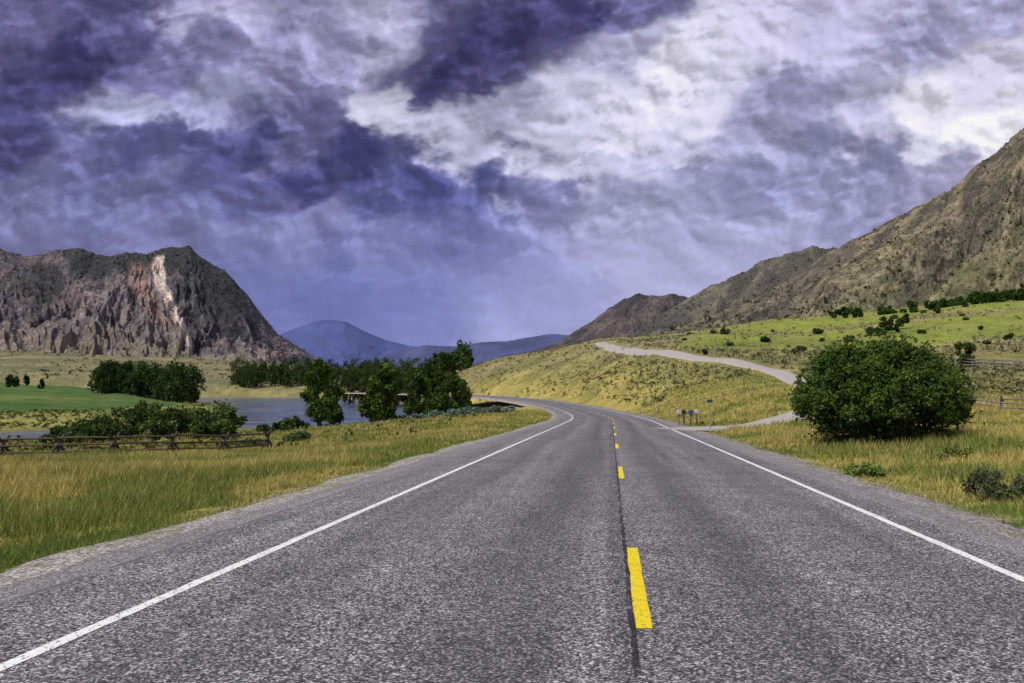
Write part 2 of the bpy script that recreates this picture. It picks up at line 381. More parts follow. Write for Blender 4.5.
def col_left(A_,S,z,rg,fn,X,Y):
    wz=(fbm(A_*20,S*5,75,4)-.5)*.08
    n1=fbm(A_*40,S*8,71,5,.6);n2=fbm(A_*15,S*3,72,4);n4=fbm((A_+wz)*170,S*9,73,5,.65);n7=fbm(A_*220,S*60,74,4,.65)
    rock=C(.17,.145,.152);pink=C(.28,.19,.17);tan=C(.20,.175,.12);forest=C(.03,.037,.033);dark=C(.042,.040,.054)
    c=L_(rock,pink,np.clip((n1-.5)*5,0,1)*.65)
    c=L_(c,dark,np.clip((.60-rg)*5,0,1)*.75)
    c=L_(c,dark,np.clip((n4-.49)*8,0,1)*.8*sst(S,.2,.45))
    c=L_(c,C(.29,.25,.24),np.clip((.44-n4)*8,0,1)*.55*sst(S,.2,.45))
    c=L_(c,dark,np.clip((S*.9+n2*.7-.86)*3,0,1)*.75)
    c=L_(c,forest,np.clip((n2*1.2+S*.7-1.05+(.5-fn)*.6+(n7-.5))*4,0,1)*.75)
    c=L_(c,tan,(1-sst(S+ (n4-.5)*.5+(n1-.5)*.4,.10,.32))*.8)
    c=c*(.75+.5*n7[...,None])
    px=512+F*A_;h=np.clip((z-60)/330,0,1)
    lx=np.interp(h,[0,.15,.35,.6,.8,1.],[196,186,172,158,154,160])
    wd=np.interp(h,[0,.2,.5,.8,1.],[4,5,6,8,6])
    d=np.abs(px-lx+(n1-.5)*9+(n7-.5)*4)
    c=L_(c,C(.60,.51,.44),(1-sst(d,wd*.4,wd*1.0))*sst(h,.05,.10)*(1-sst(h,.86,.92)))
    c=L_(c,C(.25,.12,.09),np.exp(-((px-lx+(n1-.5)*9+2)/1.1)**2)*sst(h,.2,.3)*(1-sst(h,.8,.86))*.7)
    d=np.abs(px-lx+18+(n1-.5)*22+(n7-.5)*7)
    c=L_(c,C(.31,.20,.17),(1-sst(d,3,14))*sst(h,.15,.3)*(1-sst(h,.78,.86))*.6)
    return c
mm=attrmat("mountain_rock",((.02,.2),(.09,.4)),bump=1,bscale=.05,bdist=16)
hm=attrmat("hill_mat",((.03,.25),(.2,.45)),bump=1,bscale=.12,bdist=6)
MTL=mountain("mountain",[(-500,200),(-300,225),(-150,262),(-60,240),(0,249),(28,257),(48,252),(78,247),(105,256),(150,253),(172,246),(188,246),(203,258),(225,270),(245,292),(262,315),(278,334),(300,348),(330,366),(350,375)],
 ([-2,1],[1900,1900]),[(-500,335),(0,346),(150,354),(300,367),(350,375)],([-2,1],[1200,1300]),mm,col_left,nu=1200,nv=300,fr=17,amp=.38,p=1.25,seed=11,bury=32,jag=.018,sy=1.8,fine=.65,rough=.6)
def col_B(A_,S,z,rg,fn,X,Y):
    n1=fbm(A_*30,S*9,81,5,.6);n2=fbm(A_*8,S*4,82,4);n3=fbm(X/12,Y/12,83,4);n4=fbm(X/35,Y/35,88,6,.65);n5=fbm(A_*55-S*7,S*10,89,6,.68);n8=fbm(A_*300,S*60,90,3,.6)
    c=L_(C(.26,.215,.13),C(.15,.135,.08),np.clip((n1-.42)*5,0,1))
    c=L_(c,C(.14,.15,.06),np.clip((n2-.5)*5,0,1)*.6*(1-sst(S,.4,.8)))
    c=L_(c,C(.13,.10,.09),np.clip((n4-.50)*10,0,1)*.8*sst(S,.25,.6))
    c=L_(c,C(.06,.055,.05),np.clip((n5-.53)*11,0,1)*.65*sst(S,.15,.5))
    c=L_(c,C(.30,.25,.17),np.clip((.42-n5)*9,0,1)*.5)
    c=L_(c,C(.05,.055,.03),np.clip((n3-.55)*9,0,1)*.65)
    c=L_(c,C(.075,.07,.062),np.clip((.58-rg)*5,0,1)*.6)
    return c*(.72+.56*n8[...,None])
HB=mountain("hill",[(1500,20),(1300,50),(1150,85),(1060,112),(1024,130),(1000,150),(975,168),(950,190),(925,203),(900,216),(870,232),(845,243),(825,254),(800,274),(760,296),(720,313),(680,327),(640,341),(620,350)],
 ([.15,.3,.45,.75,1.4],[520,800,1000,900,800]),[(1500,290),(1300,295),(1024,312),(900,324),(800,331),(700,338),(620,352)],([.15,.45,1.4],[380,360,330]),hm,col_B,nu=1300,nv=340,fr=10,amp=.17,p=1.1,seed=31,bury=10,jag=.026,sy=1.9,fine=.7,rough=.62,skew=1.2)
def col_C(A_,S,z,rg,fn,X,Y):
    n1=fbm(A_*60,S*9,84,5,.6)
    c=L_(C(.15,.135,.10),C(.095,.09,.08),np.clip((n1-.42)*5,0,1))
    c=L_(c,C(.05,.05,.05),np.clip((.64-rg)*6,0,1)*.65);return c
HC=mountain("hill",[(900,300),(860,262),(835,247),(805,248),(785,254),(760,261),(735,276),(712,285),(690,297),(668,310),(650,322),(628,338),(600,350)],
 ([-1,2],[1700,1700]),[(900,335),(600,350)],([-1,2],[1000,1000]),hm,col_C,nu=500,nv=160,fr=18,amp=.22,seed=37,jag=.03,fine=.6)
def col_D(A_,S,z,rg,fn,X,Y):
    n1=fbm(A_*70,S*9,85,5,.6)
    c=L_(C(.12,.10,.09),C(.07,.06,.065),np.clip((n1-.42)*5,0,1))
    c=L_(c,C(.035,.035,.045),np.clip((.66-rg)*6,0,1)*.7);return c
HD=mountain("hill",[(760,330),(720,305),(690,298),(672,294),(655,296),(638,293),(625,299),(608,309),(592,322),(575,331),(560,342),(530,352)],
 ([-1,2],[2300,2300]),[(760,345),(530,352)],([-1,2],[1700,1700]),mm,col_D,nu=400,nv=160,fr=26,amp=.27,seed=41,jag=.035,fine=.5)
def col_far_haze(c0,c1):  # aerial haze painted into the base colour as bluish tones
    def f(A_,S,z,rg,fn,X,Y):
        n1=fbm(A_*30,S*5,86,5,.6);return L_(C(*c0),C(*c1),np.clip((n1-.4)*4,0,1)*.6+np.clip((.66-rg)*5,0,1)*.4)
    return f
fm=attrmat("distant_mountain_haze_mat",((.002,.12),),bump=.15,bscale=.004,bdist=60)
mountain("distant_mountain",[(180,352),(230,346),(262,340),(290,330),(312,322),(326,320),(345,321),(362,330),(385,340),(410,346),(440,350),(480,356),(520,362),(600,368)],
 ([-1,2],[7500,7500]),[(180,378),(600,378)],([-1,2],[5200,5200]),fm,col_far_haze((.075,.095,.25),(.052,.070,.175)),nu=400,nv=120,fr=12,amp=.26,seed=51,jag=.014)
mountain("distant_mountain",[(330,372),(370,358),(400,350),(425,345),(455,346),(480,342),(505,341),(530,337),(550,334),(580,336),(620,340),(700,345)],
 ([-1,2],[6400,6400]),[(330,378),(700,378)],([-1,2],[4400,4400]),fm,col_far_haze((.07,.085,.19),(.045,.058,.12)),nu=400,nv=120,fr=14,amp=.26,seed=57,jag=.016)
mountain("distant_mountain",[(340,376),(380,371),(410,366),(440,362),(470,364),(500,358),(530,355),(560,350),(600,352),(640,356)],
 ([-1,2],[4300,4300]),[(340,380),(640,380)],([-1,2],[3200,3200]),fm,col_far_haze((.07,.08,.12),(.04,.05,.07)),nu=300,nv=100,fr=18,amp=.24,seed=63,jag=.02)
# ---------------------------------------------------------------- vegetation helpers
def leafcloud(cen,rad3,nl,size,col,colvar=.35,shell=.55,seed=0,up=0.15):
    r=np.random.default_rng(seed);cen=np.repeat(cen,nl,0);rad3=np.repeat(rad3,nl,0);size=np.repeat(size,nl);col=np.repeat(col,nl,0)
    T=len(cen);d=r.normal(size=(T,3));d/=np.linalg.norm(d,axis=1)[:,None]
    rr=shell+(1-shell)*r.random(T)**.8;rr*=1+.12*r.normal(size=T)
    c=cen+d*rad3*rr[:,None]
    nrm=d*.6+r.normal(size=(T,3))*.7+np.array([0,0,up]);nrm/=np.linalg.norm(nrm,axis=1)[:,None]
    a=np.cross(nrm,r.normal(size=(T,3)));a/=np.linalg.norm(a,axis=1)[:,None];b=np.cross(nrm,a)
    s=(size*(.6+.8*r.random(T)))[:,None]
    V=np.stack([c-a*s,c-b*s*.55,c+a*s,c+b*s*.55],1)
    k=(1+colvar*(r.random(T)*2-1))[:,None];cc=col*k
    cc=cc*(np.array([1,1,1])+np.c_[(r.random(T)-.5)*.3,np.zeros(T),(r.random(T)-.5)*.2])
    return V.reshape(-1,3),np.repeat(cc,4,0)
def tube(p,q,r0,r1,nseg=7,bend=0,rs=None,k=5):
    p=np.array(p,float);q=np.array(q,float);ax=q-p;ax/=np.linalg.norm(ax)
    u=np.cross(ax,[.3,.9,.1]);u/=np.linalg.norm(u);v=np.cross(ax,u);V=[]
    for i in range(k):
        f=i/(k-1);c=p+(q-p)*f+u*bend*math.sin(f*math.pi);rad=r0+(r1-r0)*f
        for j in range(nseg):
            an=2*math.pi*j/nseg;V.append(c+rad*(u*math.cos(an)+v*math.sin(an)))
    Fc=[]
    for i in range(k-1):
        for j in range(nseg):
            Fc.append((i*nseg+j,i*nseg+(j+1)%nseg,(i+1)*nseg+(j+1)%nseg,(i+1)*nseg+j))
    return np.array(V),np.array(Fc)
class Acc:
    def __init__(s): s.V=[];s.F=[];s.C=[];s.n=0
    def add(s,V,Fc,c):
        s.V.append(V);s.F.append(np.asarray(Fc)+s.n);s.n+=len(V)
        s.C.append(np.broadcast_to(c,(len(V),3)) if np.ndim(c)==1 else c)
    def addleaf(s,VC): s.add(VC[0],np.arange(len(VC[0])).reshape(-1,4),VC[1])
    def obj(s,name,mat,parent=None): return mk(name,np.concatenate(s.V),np.concatenate(s.F),mat,np.concatenate(s.C),parent=parent)
LM=attrmat("leaf_mat",(),rough=.6,transl=.2)
SM=attrmat("shrub_mat",(),rough=.8)
BM=plain("bark",(.13,.10,.075),.9,.3,8)
def tree_parts(acc,bark,x,y,z,h,w,seed,col,leaf=.3,nb=26,nl=110,low=.15):
    r=np.random.default_rng(seed)
    lean=r.normal(size=2)*.03*h
    top=np.array([x+lean[0],y+lean[1],z+h*.85])
    V,Fc=tube((x,y,z-.3),top,h*.028+.06,.03,bend=.02*h,k=8);bark.add(V,Fc,C(.1,.08,.06))
    cen=[];rad=[]
    for i in range(nb):
        f=(i+.5)/nb;hh=low+(1-low)*f
        env=math.sin(math.pi*min(1,(hh-low*.6)/(1-low*.6))**.75)**.6*.5*w+.05*w
        an=r.random()*6.28;rr=env*math.sqrt(r.random())*.85
        c=np.array([x+lean[0]*hh+math.cos(an)*rr,y+lean[1]*hh+math.sin(an)*rr,z+h*hh*.93])
        cen.append(c);q=w*(.14+.09*r.random());rad.append((q,q,q*(.8+.6*r.random())))
        if i%2==0:
            s=np.array([x,y,z])+(top-np.array([x,y,z]))*max(.08,hh-.18)
            V,Fc=tube(s,c,h*.010+.02,.015,5,bend=.03*h,k=4);bark.add(V,Fc,C(.1,.08,.06))
    cen=np.array(cen);cl=np.array(col)*(.75+.5*r.random((nb,1)))
    acc.addleaf(leafcloud(cen,np.array(rad),nl,np.full(nb,leaf),cl,shell=.35,seed=seed+1))
def tree(name,px,Y,h,w,seed,col=(.065,.11,.022),**k):
    x=(px-512)/F*Y;z=float(G(np.array([x]),np.array([Y]))[0])
    e=bpy.data.objects.new(name,None);e.location=(0,0,0);scene.collection.objects.link(e)
    a=Acc();b=Acc();tree_parts(a,b,x,Y,z,h,w,seed,col,**k)
    b.obj("trunk_and_limbs",BM,e);a.obj("crown",LM,e)
for i,(px,Y,h,w,c) in enumerate([(321,108,10.8,4.4,(.065,.11,.02)),(386,112,9.6,4.8,(.07,.115,.022)),(374,122,7.2,4,(.06,.10,.02)),(415,138,10.8,4.6,(.06,.10,.022)),(333,118,7.5,4,(.06,.10,.02)),
   (452,146,9.2,6.0,(.05,.09,.02)),(438,152,10.2,5,(.055,.09,.02)),(338,340,20,9,(.055,.09,.025)),(350,345,20,9,(.05,.09,.022)),(362,340,19,9,(.055,.09,.025)),(374,350,19,9,(.05,.085,.025)),(328,350,19,8,(.05,.09,.022)),(398,330,19,9,(.05,.08,.02)),(410,300,18,9,(.05,.085,.02)),(425,190,12,6,(.055,.10,.025)),(461,160,8.4,5,(.05,.09,.02)),(310,345,16,8,(.055,.09,.022))]):
    tree("cottonwood_tree",px,Y,h,w,100+i,c,nl=130)
# distant rows of trees
a=Acc();b=Acc();r=np.random.default_rng(3)
for px0,px1,Y0,Y1,nT,h0,h1 in ((96,165,370,450,40,10,20),(160,252,330,415,56,11,21),(236,335,690,780,70,15,27),(318,420,620,760,44,14,26),(-20,120,640,720,60,10,19),(370,470,330,420,34,9,15),(-300,0,500,650,30,8,12),(280,345,345,420,24,10,15),(10,60,480,560,5,6,9)):
    for i in range(nT):
        px=px0+(px1-px0)*r.random();Y=Y0+(Y1-Y0)*r.random();x=(px-512)/F*Y
        if rivd(np.array([x]),np.array([Y]))[0]<2: continue
        z=float(G(np.array([x]),np.array([Y]))[0]);h=h0+(h1-h0)*r.random()
        g_=.7+.6*r.random()
        tree_parts(a,b,x,Y,z,h,h*(.55+.3*r.random()),1000+int(r.integers(1e6)),(.045*g_,.078*g_,.022*g_),leaf=.7,nb=14,nl=45,low=.08)
a.obj("distant_trees",LM);
b.obj("distant_tree_trunks",BM)
def shrubs(acc,cl,seed):
    r=np.random.default_rng(seed)
    for px,Y,h,w,col in cl:
        x=(px-512)/F*Y;z=float(G(np.array([x]),np.array([Y]))[0]);nb=9
        cen=[];rad=[]
        for i in range(nb):
            an=r.random()*6.28;rr=w*.36*math.sqrt(r.random());q=w*.17*(.8+.6*r.random())
            cen.append((x+rr*math.cos(an),Y+rr*math.sin(an),z+h*(.15+.6*r.random()*(1-rr/w))));rad.append((q,q,q*.9))
        acc.addleaf(leafcloud(np.array(cen),np.array(rad),90,np.full(nb,.16+Y*.0008),np.array(col)*(.75+.5*r.random((nb,1))),shell=.3,seed=int(r.integers(1e6))))
a=Acc();cl=[]
for px,Y,h,w in ((70,72,3.2,3.4),(85,76,3.4,4),(98,80,3.0,4),(112,80,4.2,5),(132,84,5.0,5),(152,84,5.8,5),(176,88,5.2,5),(196,92,5.8,5),(216,93,6.6,5),(236,97,5.0,4),(120,92,4.6,6),(100,95,4,6),(180,100,5.2,6),(145,98,5.6,6),(165,78,3.4,4),(205,82,3.4,4),(225,84,3.2,4),(285,100,2.0,3),(300,102,2.4,3.4),(20,100,1.0,3),(60,76,1.5,3),(455,140,2.2,5),(268,98,1.2,3),(432,134,2.4,4),(400,122,2,3)):
    g_=.8+.5*rng.random();cl.append((px,Y,h,w,(.06*g_,.092*g_,.025*g_)))
for px,Y,h,w in ((250,55,.9,2.2),(300,60,1.0,2.4),(440,98,1.3,3.5),(456,102,1.4,3),(480,112,1.6,3.5),(492,118,1.5,3.5),(468,108,1.4,3),(420,90,.9,3),(505,135,1.5,4)):
    cl.append((px,Y,h,w,(.15,.20,.15) if px>395 else (.09,.13,.05)))
shrubs(a,cl,5);a.obj("riverbank_shrubs",LM)
a=Acc();cl=[]
for px,Y,h,w in ((965,130,3.6,3.4),(967,108,2.8,3.2),(888,190,6.5,4.2),(905,195,7.5,4),(878,185,3,5),(766,180,2.2,2.4),(896,185,5,3),(1010,150,2,2),(820,200,2.4,3),(725,200,2.4,2),(940,215,3,3),(850,170,2,2.5)):
    cl.append((px,Y,h,w,(.045,.075,.022)))
for i in range(60):
    px=905+125*rng.random()**.8 if i<50 else 830+70*rng.random();cl.append((px,236+22*rng.random(),1.5+5.5*rng.random()**1.3,2+3.5*rng.random(),(.045,.085,.02)))
for i in range(22):
    px=660+365*rng.random();cl.append((px,130+120*rng.random(),.5+.9*rng.random(),1+1.2*rng.random(),(.08,.105,.04)))
shrubs(a,cl,9);a.obj("hillside_shrubs",LM)
def scatter(name,X,Y,Z,rad,col,nl,leaf,seed,zs=.8):
    a=Acc();cen=np.c_[X,Y,Z+rad*.35];a.addleaf(leafcloud(cen,np.c_[rad,rad,rad*zs],nl,leaf,col,shell=.2,seed=seed));return a.obj(name,SM)
r=np.random.default_rng(17);M=20000
px=r.uniform(380,1150,M);Y=70*np.exp(r.random(M)*math.log(420/70));X=(px-512)/F*Y;t=(X-xc(Y))*cs(Y)
ok=(t>8)&(sideroad_dist(X,Y)>3.5)&(fbm(X/30,Y/30,61,3)>.36)&~((limemask(X,Y)>.25)&(r.random(M)<.8));X,Y=X[ok],Y[ok];M=len(X);Z=G(X,Y)
rad=(.20+.34*r.random(M)**2)*(1+Y/450);col=np.array([.155,.16,.085])*(.55+.8*r.random((M,1)))
scatter("sagebrush",X,Y,Z,rad,col,9,rad*.42,18)
M=9000;px=r.uniform(-50,520,M);Y=50*np.exp(r.random(M)*math.log(700/50));X=(px-512)/F*Y;t=(X-xc(Y))*cs(Y)
ok=(t<-14)&(rivd(X,Y)>2)&(~inpoly(X,Y,FIELD))&~((px>230)&(Y<140)&(r.random(M)<.75));X,Y=X[ok],Y[ok];M=len(X);Z=G(X,Y)
rad=(.25+.4*r.random(M)**3)*(1+Y/350);col=np.where(r.random((M,1))<.5,[[.14,.15,.04]],[[.08,.11,.03]])*(.7+.6*r.random((M,1)))
scatter("meadow_shrubs",X,Y,Z,rad,col,9,rad*.4,19,.5)
# low green tufts in the verges
M=420;px=r.uniform(-30,1060,M);Y=9*np.exp(r.random(M)*math.log(60/9));X=(px-512)/F*Y;t=(X-xc(Y))*cs(Y)
ok=((t<-7)|(t>6))&(fbm(X/4,Y/4,66,3)>.48)&(sideroad_dist(X,Y)>3);X,Y=X[ok],Y[ok];M=len(X);Z=G(X,Y)
rad=.10+.16*r.random(M);scatter("verge_weeds",X,Y,Z,rad,np.array([.10,.15,.035])*(.6+.8*r.random((M,1))),70,.015+Y*.0012,27,.9)
M=3600;px=r.uniform(-300,420,M);Y=r.uniform(680,1300,M);X=(px-512)/F*Y;ok=(fbm(X/90,Y/90,62,3)>.47)&(rivd(X,Y)>3);X,Y=X[ok],Y[ok];M=len(X);Z=G(X,Y)
rad=1.0+2.2*r.random(M)**3;scatter("valley_shrubs",X,Y,Z,rad,np.array([.06,.075,.035])*(.6+.8*r.random((M,1))),8,rad*.5,24,.7)
def on_mtn(name,D,M,size,col,seed,smin=.05,smax=1.02,nthr=.45):
    X,Y,z,S=D;r=np.random.default_rng(seed);i=r.integers(0,X.shape[0],M);j=r.integers(0,X.shape[1],M)
    ok=(S[i,j]>smin)&(S[i,j]<smax)&(fbm(X[i,j]/60,Y[i,j]/60,seed,3)+.15*r.normal(size=M)>nthr);i,j=i[ok],j[ok];m=len(i)
    jx=r.normal(size=m)*.8
    rad=size*(.5+.8*r.random(m)**2)
    scatter(name,X[i,j]+jx,Y[i,j],z[i,j]+rad*.4,rad,np.array(col)*(.6+.8*r.random((m,1))),8,rad*.55,seed,1.3)
on_mtn("juniper_trees",HB,8500,1.8,(.05,.06,.03),201,nthr=.47)
on_mtn("juniper_trees",HC,2500,2.8,(.05,.055,.035),202)
on_mtn("conifer_forest",MTL,9000,3.4,(.04,.048,.035),203,smin=.35,nthr=.55)
# ---------------------------------------------------------------- big round bush
def bigbush():
    Y=25.5;x=(878-512)/F*Y;z=float(G(np.array([x]),np.array([Y]))[0]);r=np.random.default_rng(77)
    e=bpy.data.objects.new("round_bush",None);scene.collection.objects.link(e)
    a=Acc();b=Acc();hx=2.85;H=3.8;cen=[];rad=[]
    for i in range(150):
        th=r.random()*6.28;u=r.random()
        el=math.asin(-.25+1.25*u);k=.82+.10*r.random()
        dx=math.cos(el)*math.cos(th);dy=math.cos(el)*math.sin(th);dz=math.sin(el)
        asym=1+.05*math.sin(th*2+1)+.04*math.sin(th*3)
        cen.append((x+dx*hx*k*asym,Y+dy*hx*k*asym,z+1.25+(dz*(H-1.25)*k if dz>0 else dz*1.0)))
        q=.26+.26*r.random();rad.append((q,q,q*.85))
    cen=np.array(cen);cl=np.array([.075,.12,.026])*(.6+.8*r.random((150,1)))
    a.addleaf(leafcloud(cen,np.array(rad),380,np.full(150,.052),cl,shell=.3,seed=78,colvar=.45,up=.4))
    cc=np.array([[x,Y,z+1.5]]);a.addleaf(leafcloud(cc,np.array([[2.55,2.55,1.8]]),14000,np.array([.08]),np.array([[.045,.075,.016]]),shell=.5,seed=79))
    m=300;d=r.normal(size=(m,3));d[:,2]=np.abs(d[:,2])*.9+.05;d/=np.linalg.norm(d,axis=1)[:,None]
    c3=np.array([x,Y,z+1.25])+d*np.array([hx*1.02,hx*1.02,(H-1.25)*1.04])
    a.addleaf(leafcloud(c3,np.full((m,3),.13),14,np.full(m,.05),np.tile([.09,.14,.03],(m,1)),shell=.1,seed=80))
    for i in range(16):
        an=r.random()*6.28;q=.5+1.6*r.random()
        V,Fc=tube((x+.15*math.cos(an),Y+.15*math.sin(an),z-.1),(x+q*math.cos(an),Y+q*math.sin(an),z+1.4+1.2*r.random()),.06,.015,6,bend=.15);b.add(V,Fc,C(.1,.08,.06))
    b.obj("stems",BM,e);a.obj("foliage",LM,e)
bigbush()
def smallbush(name,px,Y,h,w,col,seed):
    r=np.random.default_rng(seed);x=(px-512)/F*Y;z=float(G(np.array([x]),np.array([Y]))[0]);a=Acc();nb=26;cen=[];rad=[]
    for i in range(nb):
        an=r.random()*6.28;rr=w*.42*math.sqrt(r.random());cen.append((x+rr*math.cos(an),Y+rr*math.sin(an),z+h*(.1+.75*r.random()*(1-(rr/w)**2*3))));q=w*.12*(.7+.6*r.random());rad.append((q,q,q*1.1))
    a.addleaf(leafcloud(np.array(cen),np.array(rad),150,np.full(nb,.012+.0012*Y),np.array(col)*(.6+.8*r.random((nb,1))),shell=.2,seed=seed+1));a.obj(name,LM)
smallbush("sagebrush_bush",993,12.4,.62,1.15,(.10,.115,.055),301)
smallbush("sagebrush_bush",860,16.5,.3,.9,(.15,.20,.05),302)
smallbush("sagebrush_bush",950,19,.35,1.0,(.15,.18,.05),303)
smallbush("sagebrush_bush",840,30,.8,2.2,(.12,.17,.04),304)
# ---------------------------------------------------------------- grass
def grass(name,M,r0,r1,a0,a1,tmin_l,tmin_r,seed,hs=1.0,wk=.00062):
    r=np.random.default_rng(seed);an=r.uniform(a0,a1,M);R=r0*np.exp(r.random(M)*math.log(r1/r0))
    X=R*np.sin(an);Y=R*np.cos(an);t=(X-xc(Y))*cs(Y)
    e=np.where(t<0,-t-tmin_l,t-tmin_r)
    ok=(e>0)&((r.random(M)<sst(e,0,.9)+.12))&(sideroad_dist(X,Y)>2.3)
    ok&=~((Y>60)&(rivd(X,Y)<1.5))
    cl=fbm(X/.7,Y/.7,401,3)
    ok&=(cl+.1*r.normal(size=M)>.34)
    X,Y,R,e,t,cl=X[ok],Y[ok],R[ok],e[ok],t[ok],cl[ok];m=len(X);Z=G(X,Y)-.03
    big=fbm(X/6,Y/6,402,4);gr=fbm(X/3.5,Y/3.5,403,4)
    h=hs*(.08+.25*sst(e,.2,3.0))*(.45+.9*r.random(m))*(.55+.95*cl)*(.6+.8*big)
    w=.002+R*wk*(.6+.8*r.random(m))
    th=r.random(m)*6.28;ln=h*(.15+.6*r.random(m));tl=r.random(m)*6.28
    bx=np.cos(th)*w;by=np.sin(th)*w
    V=np.stack([np.c_[X-bx,Y-by,Z],np.c_[X+bx,Y+by,Z],np.c_[X+np.cos(tl)*ln,Y+np.sin(tl)*ln+0*h,Z+h]],1)
    k=r.random(m);g2=np.clip((gr-.45)*7,0,1)*.72+np.where(e<1.2,.35,0)
    straw=np.array([.57,.475,.165]);oli=np.array([.36,.355,.095]);grn=np.array([.17,.245,.055]);brn=np.array([.34,.25,.125])
    c=np.where((k<g2*.85)[:,None],grn,np.where((k<g2*.85+.28)[:,None],oli,straw))
    c=np.where((r.random(m)<.05*(1+2*(big>.55)))[:,None],brn,c)*(.6+.75*r.random((m,1)))
    mk(name,V.reshape(-1,3),np.arange(m*3).reshape(-1,3),GM,np.repeat(c,3,0))
GM=attrmat("grass_mat",(),rough=.75,transl=.3)
grass("roadside_grass",620000,5.5,120,-.70,.1,5.7,99999,501)
grass("roadside_grass",380000,6.0,110,.12,.72,99999,4.75,502,hs=.85)
# ---------------------------------------------------------------- fences
WD=plain("weathered_wood",(.085,.07,.06),.85,.35,6);WD2=plain("grey_wood",(.20,.18,.16),.85,.3,6)
def fence(name,pts,sp,hgt,rails,seed,brace=False,rr=.06,mat=WD):
    r=np.random.default_rng(seed);pts=np.array(pts,float);seg=np.hypot(*np.diff(pts,axis=0).T);s=np.r_[0,np.cumsum(seg)]
    k=np.arange(0,s[-1],sp);X=np.interp(k,s,pts[:,0]);Y=np.interp(k,s,pts[:,1]);Z=G(X,Y);a=Acc();cc=C(.2,.16,.13)
    for i in range(len(k)):
        V,f=tube((X[i],Y[i],Z[i]-.3),(X[i]+.04*r.normal(),Y[i],Z[i]+hgt*(1+.06*r.normal())),rr*1.5,rr*1.3,6,k=2);a.add(V,f,cc)
        if brace:
            V,f=tube((X[i]-.35,Y[i]-.75,Z[i]-.2),(X[i]+.2,Y[i]+.25,Z[i]+hgt*1.1),rr*1.3,rr*1.1,6,k=2);a.add(V,f,cc)
            V,f=tube((X[i]+.35,Y[i]+.75,Z[i]-.2),(X[i]-.2,Y[i]-.25,Z[i]+hgt*1.1),rr*1.3,rr*1.1,6,k=2);a.add(V,f,cc)
        if i<len(k)-1:
            for q in range(rails):
                hh=hgt*(.3+.62*q/(max(rails-1,1)))
                V,f=tube((X[i]-.15,Y[i]-.1,Z[i]+hh+.03*r.normal()),(X[i+1]+.15,Y[i+1]-.1,Z[i+1]+hh+.03*r.normal()),rr,rr*.8,6,bend=.03,k=4);a.add(V,f,cc)
    a.obj(name,mat)
fx=lambda px,Y:((px-512)/F*Y,Y)
fence("wooden_rail_fence",[fx(-250,45),fx(0,44),fx(130,44),fx(210,47),fx(285,52)],3.4,1.35,3,1,True,.07)
fence("wooden_rail_fence",[fx(945,62),fx(1000,57),fx(1150,50)],2.6,1.1,3,2,True,.06,WD2)
fence("wooden_rail_fence",[fx(935,112),fx(985,104),fx(1120,92)],3.2,1.4,3,3,False,.08,WD2)
fence("wire_fence",[fx(640,90),fx(700,78),fx(770,70)],4,1.1,2,4,False,.02,WD2)
# ---------------------------------------------------------------- small roadside things
import bmesh
def box(bm,c,s):
    r_=bmesh.ops.create_cube(bm,size=1)
    for v in r_["verts"]: v.co=Vector((c[0]+v.co.x*s[0],c[1]+v.co.y*s[1],c[2]+v.co.z*s[2]))
    return r_["verts"]
def bobj(name,bm,mat,parent,bev=0):
    me=bpy.data.meshes.new(name);bm.to_mesh(me);bm.free();o=bpy.data.objects.new(name,me);scene.collection.objects.link(o);me.materials.append(mat);o.parent=parent
    if bev: m=o.modifiers.new("b","BEVEL");m.width=bev;m.segments=2
    return o
BLUE=plain("blue_paint",(.05,.08,.22),.5,.1);WHT=plain("white_metal",(.46,.46,.46),.4,.1);GRN=plain("sign_green",(.03,.10,.06),.4,.1);STEEL=plain("galvanised_steel",(.25,.25,.26),.5,.15);BLK=plain("black_metal",(.03,.03,.03),.4,.1);RED=plain("red_paint",(.4,.04,.03))
def mailbox_geo(bm,w,l,h):
    prof=[(-w/2,0),(w/2,0)]+[(w/2*math.cos(a),h-w/2+w/2*math.sin(a)) for a in np.linspace(0,math.pi,9)]
    f=[bm.verts.new((x,-l/2,z)) for x,z in prof];g_=[bm.verts.new((x,l/2,z)) for x,z in prof]
    bm.faces.new(f);bm.faces.new(g_[::-1])
    for i in range(len(prof)): j=(i+1)%len(prof);bm.faces.new((f[j],f[i],g_[i],g_[j]))
def gz(x,y): return float(G(np.array([x]),np.array([y]))[0])
def mailbox(px,Y,mat,h=1.05,w=.24):
    x,y=fx(px,Y);e=bpy.data.objects.new("mailbox",None);e.location=(x,y,gz(x,y));scene.collection.objects.link(e)
    bm=bmesh.new();box(bm,(0,0,h/2-.1),(.1,.1,h+.2));bobj("post",bm,WD2,e,.005)
    bm=bmesh.new();box(bm,(0,0,h+.02),(w*.9,.5,.03));bobj("shelf",bm,WD2,e)
    bm=bmesh.new();mailbox_geo(bm,w,.5,.3);o=bobj("box",bm,mat,e,.006);o.location=(0,0,h+.04)
    bm=bmesh.new();box(bm,(w/2+.012,-.05,h+.25),(.012,.03,.16));bobj("flag",bm,RED,e)
for i,(px,m_) in enumerate(((678,WHT),(683,BLK),(690,BLUE),(696,WHT))): mailbox(px,52.5+.15*i,m_,.85,.28 if m_==BLUE else .22)
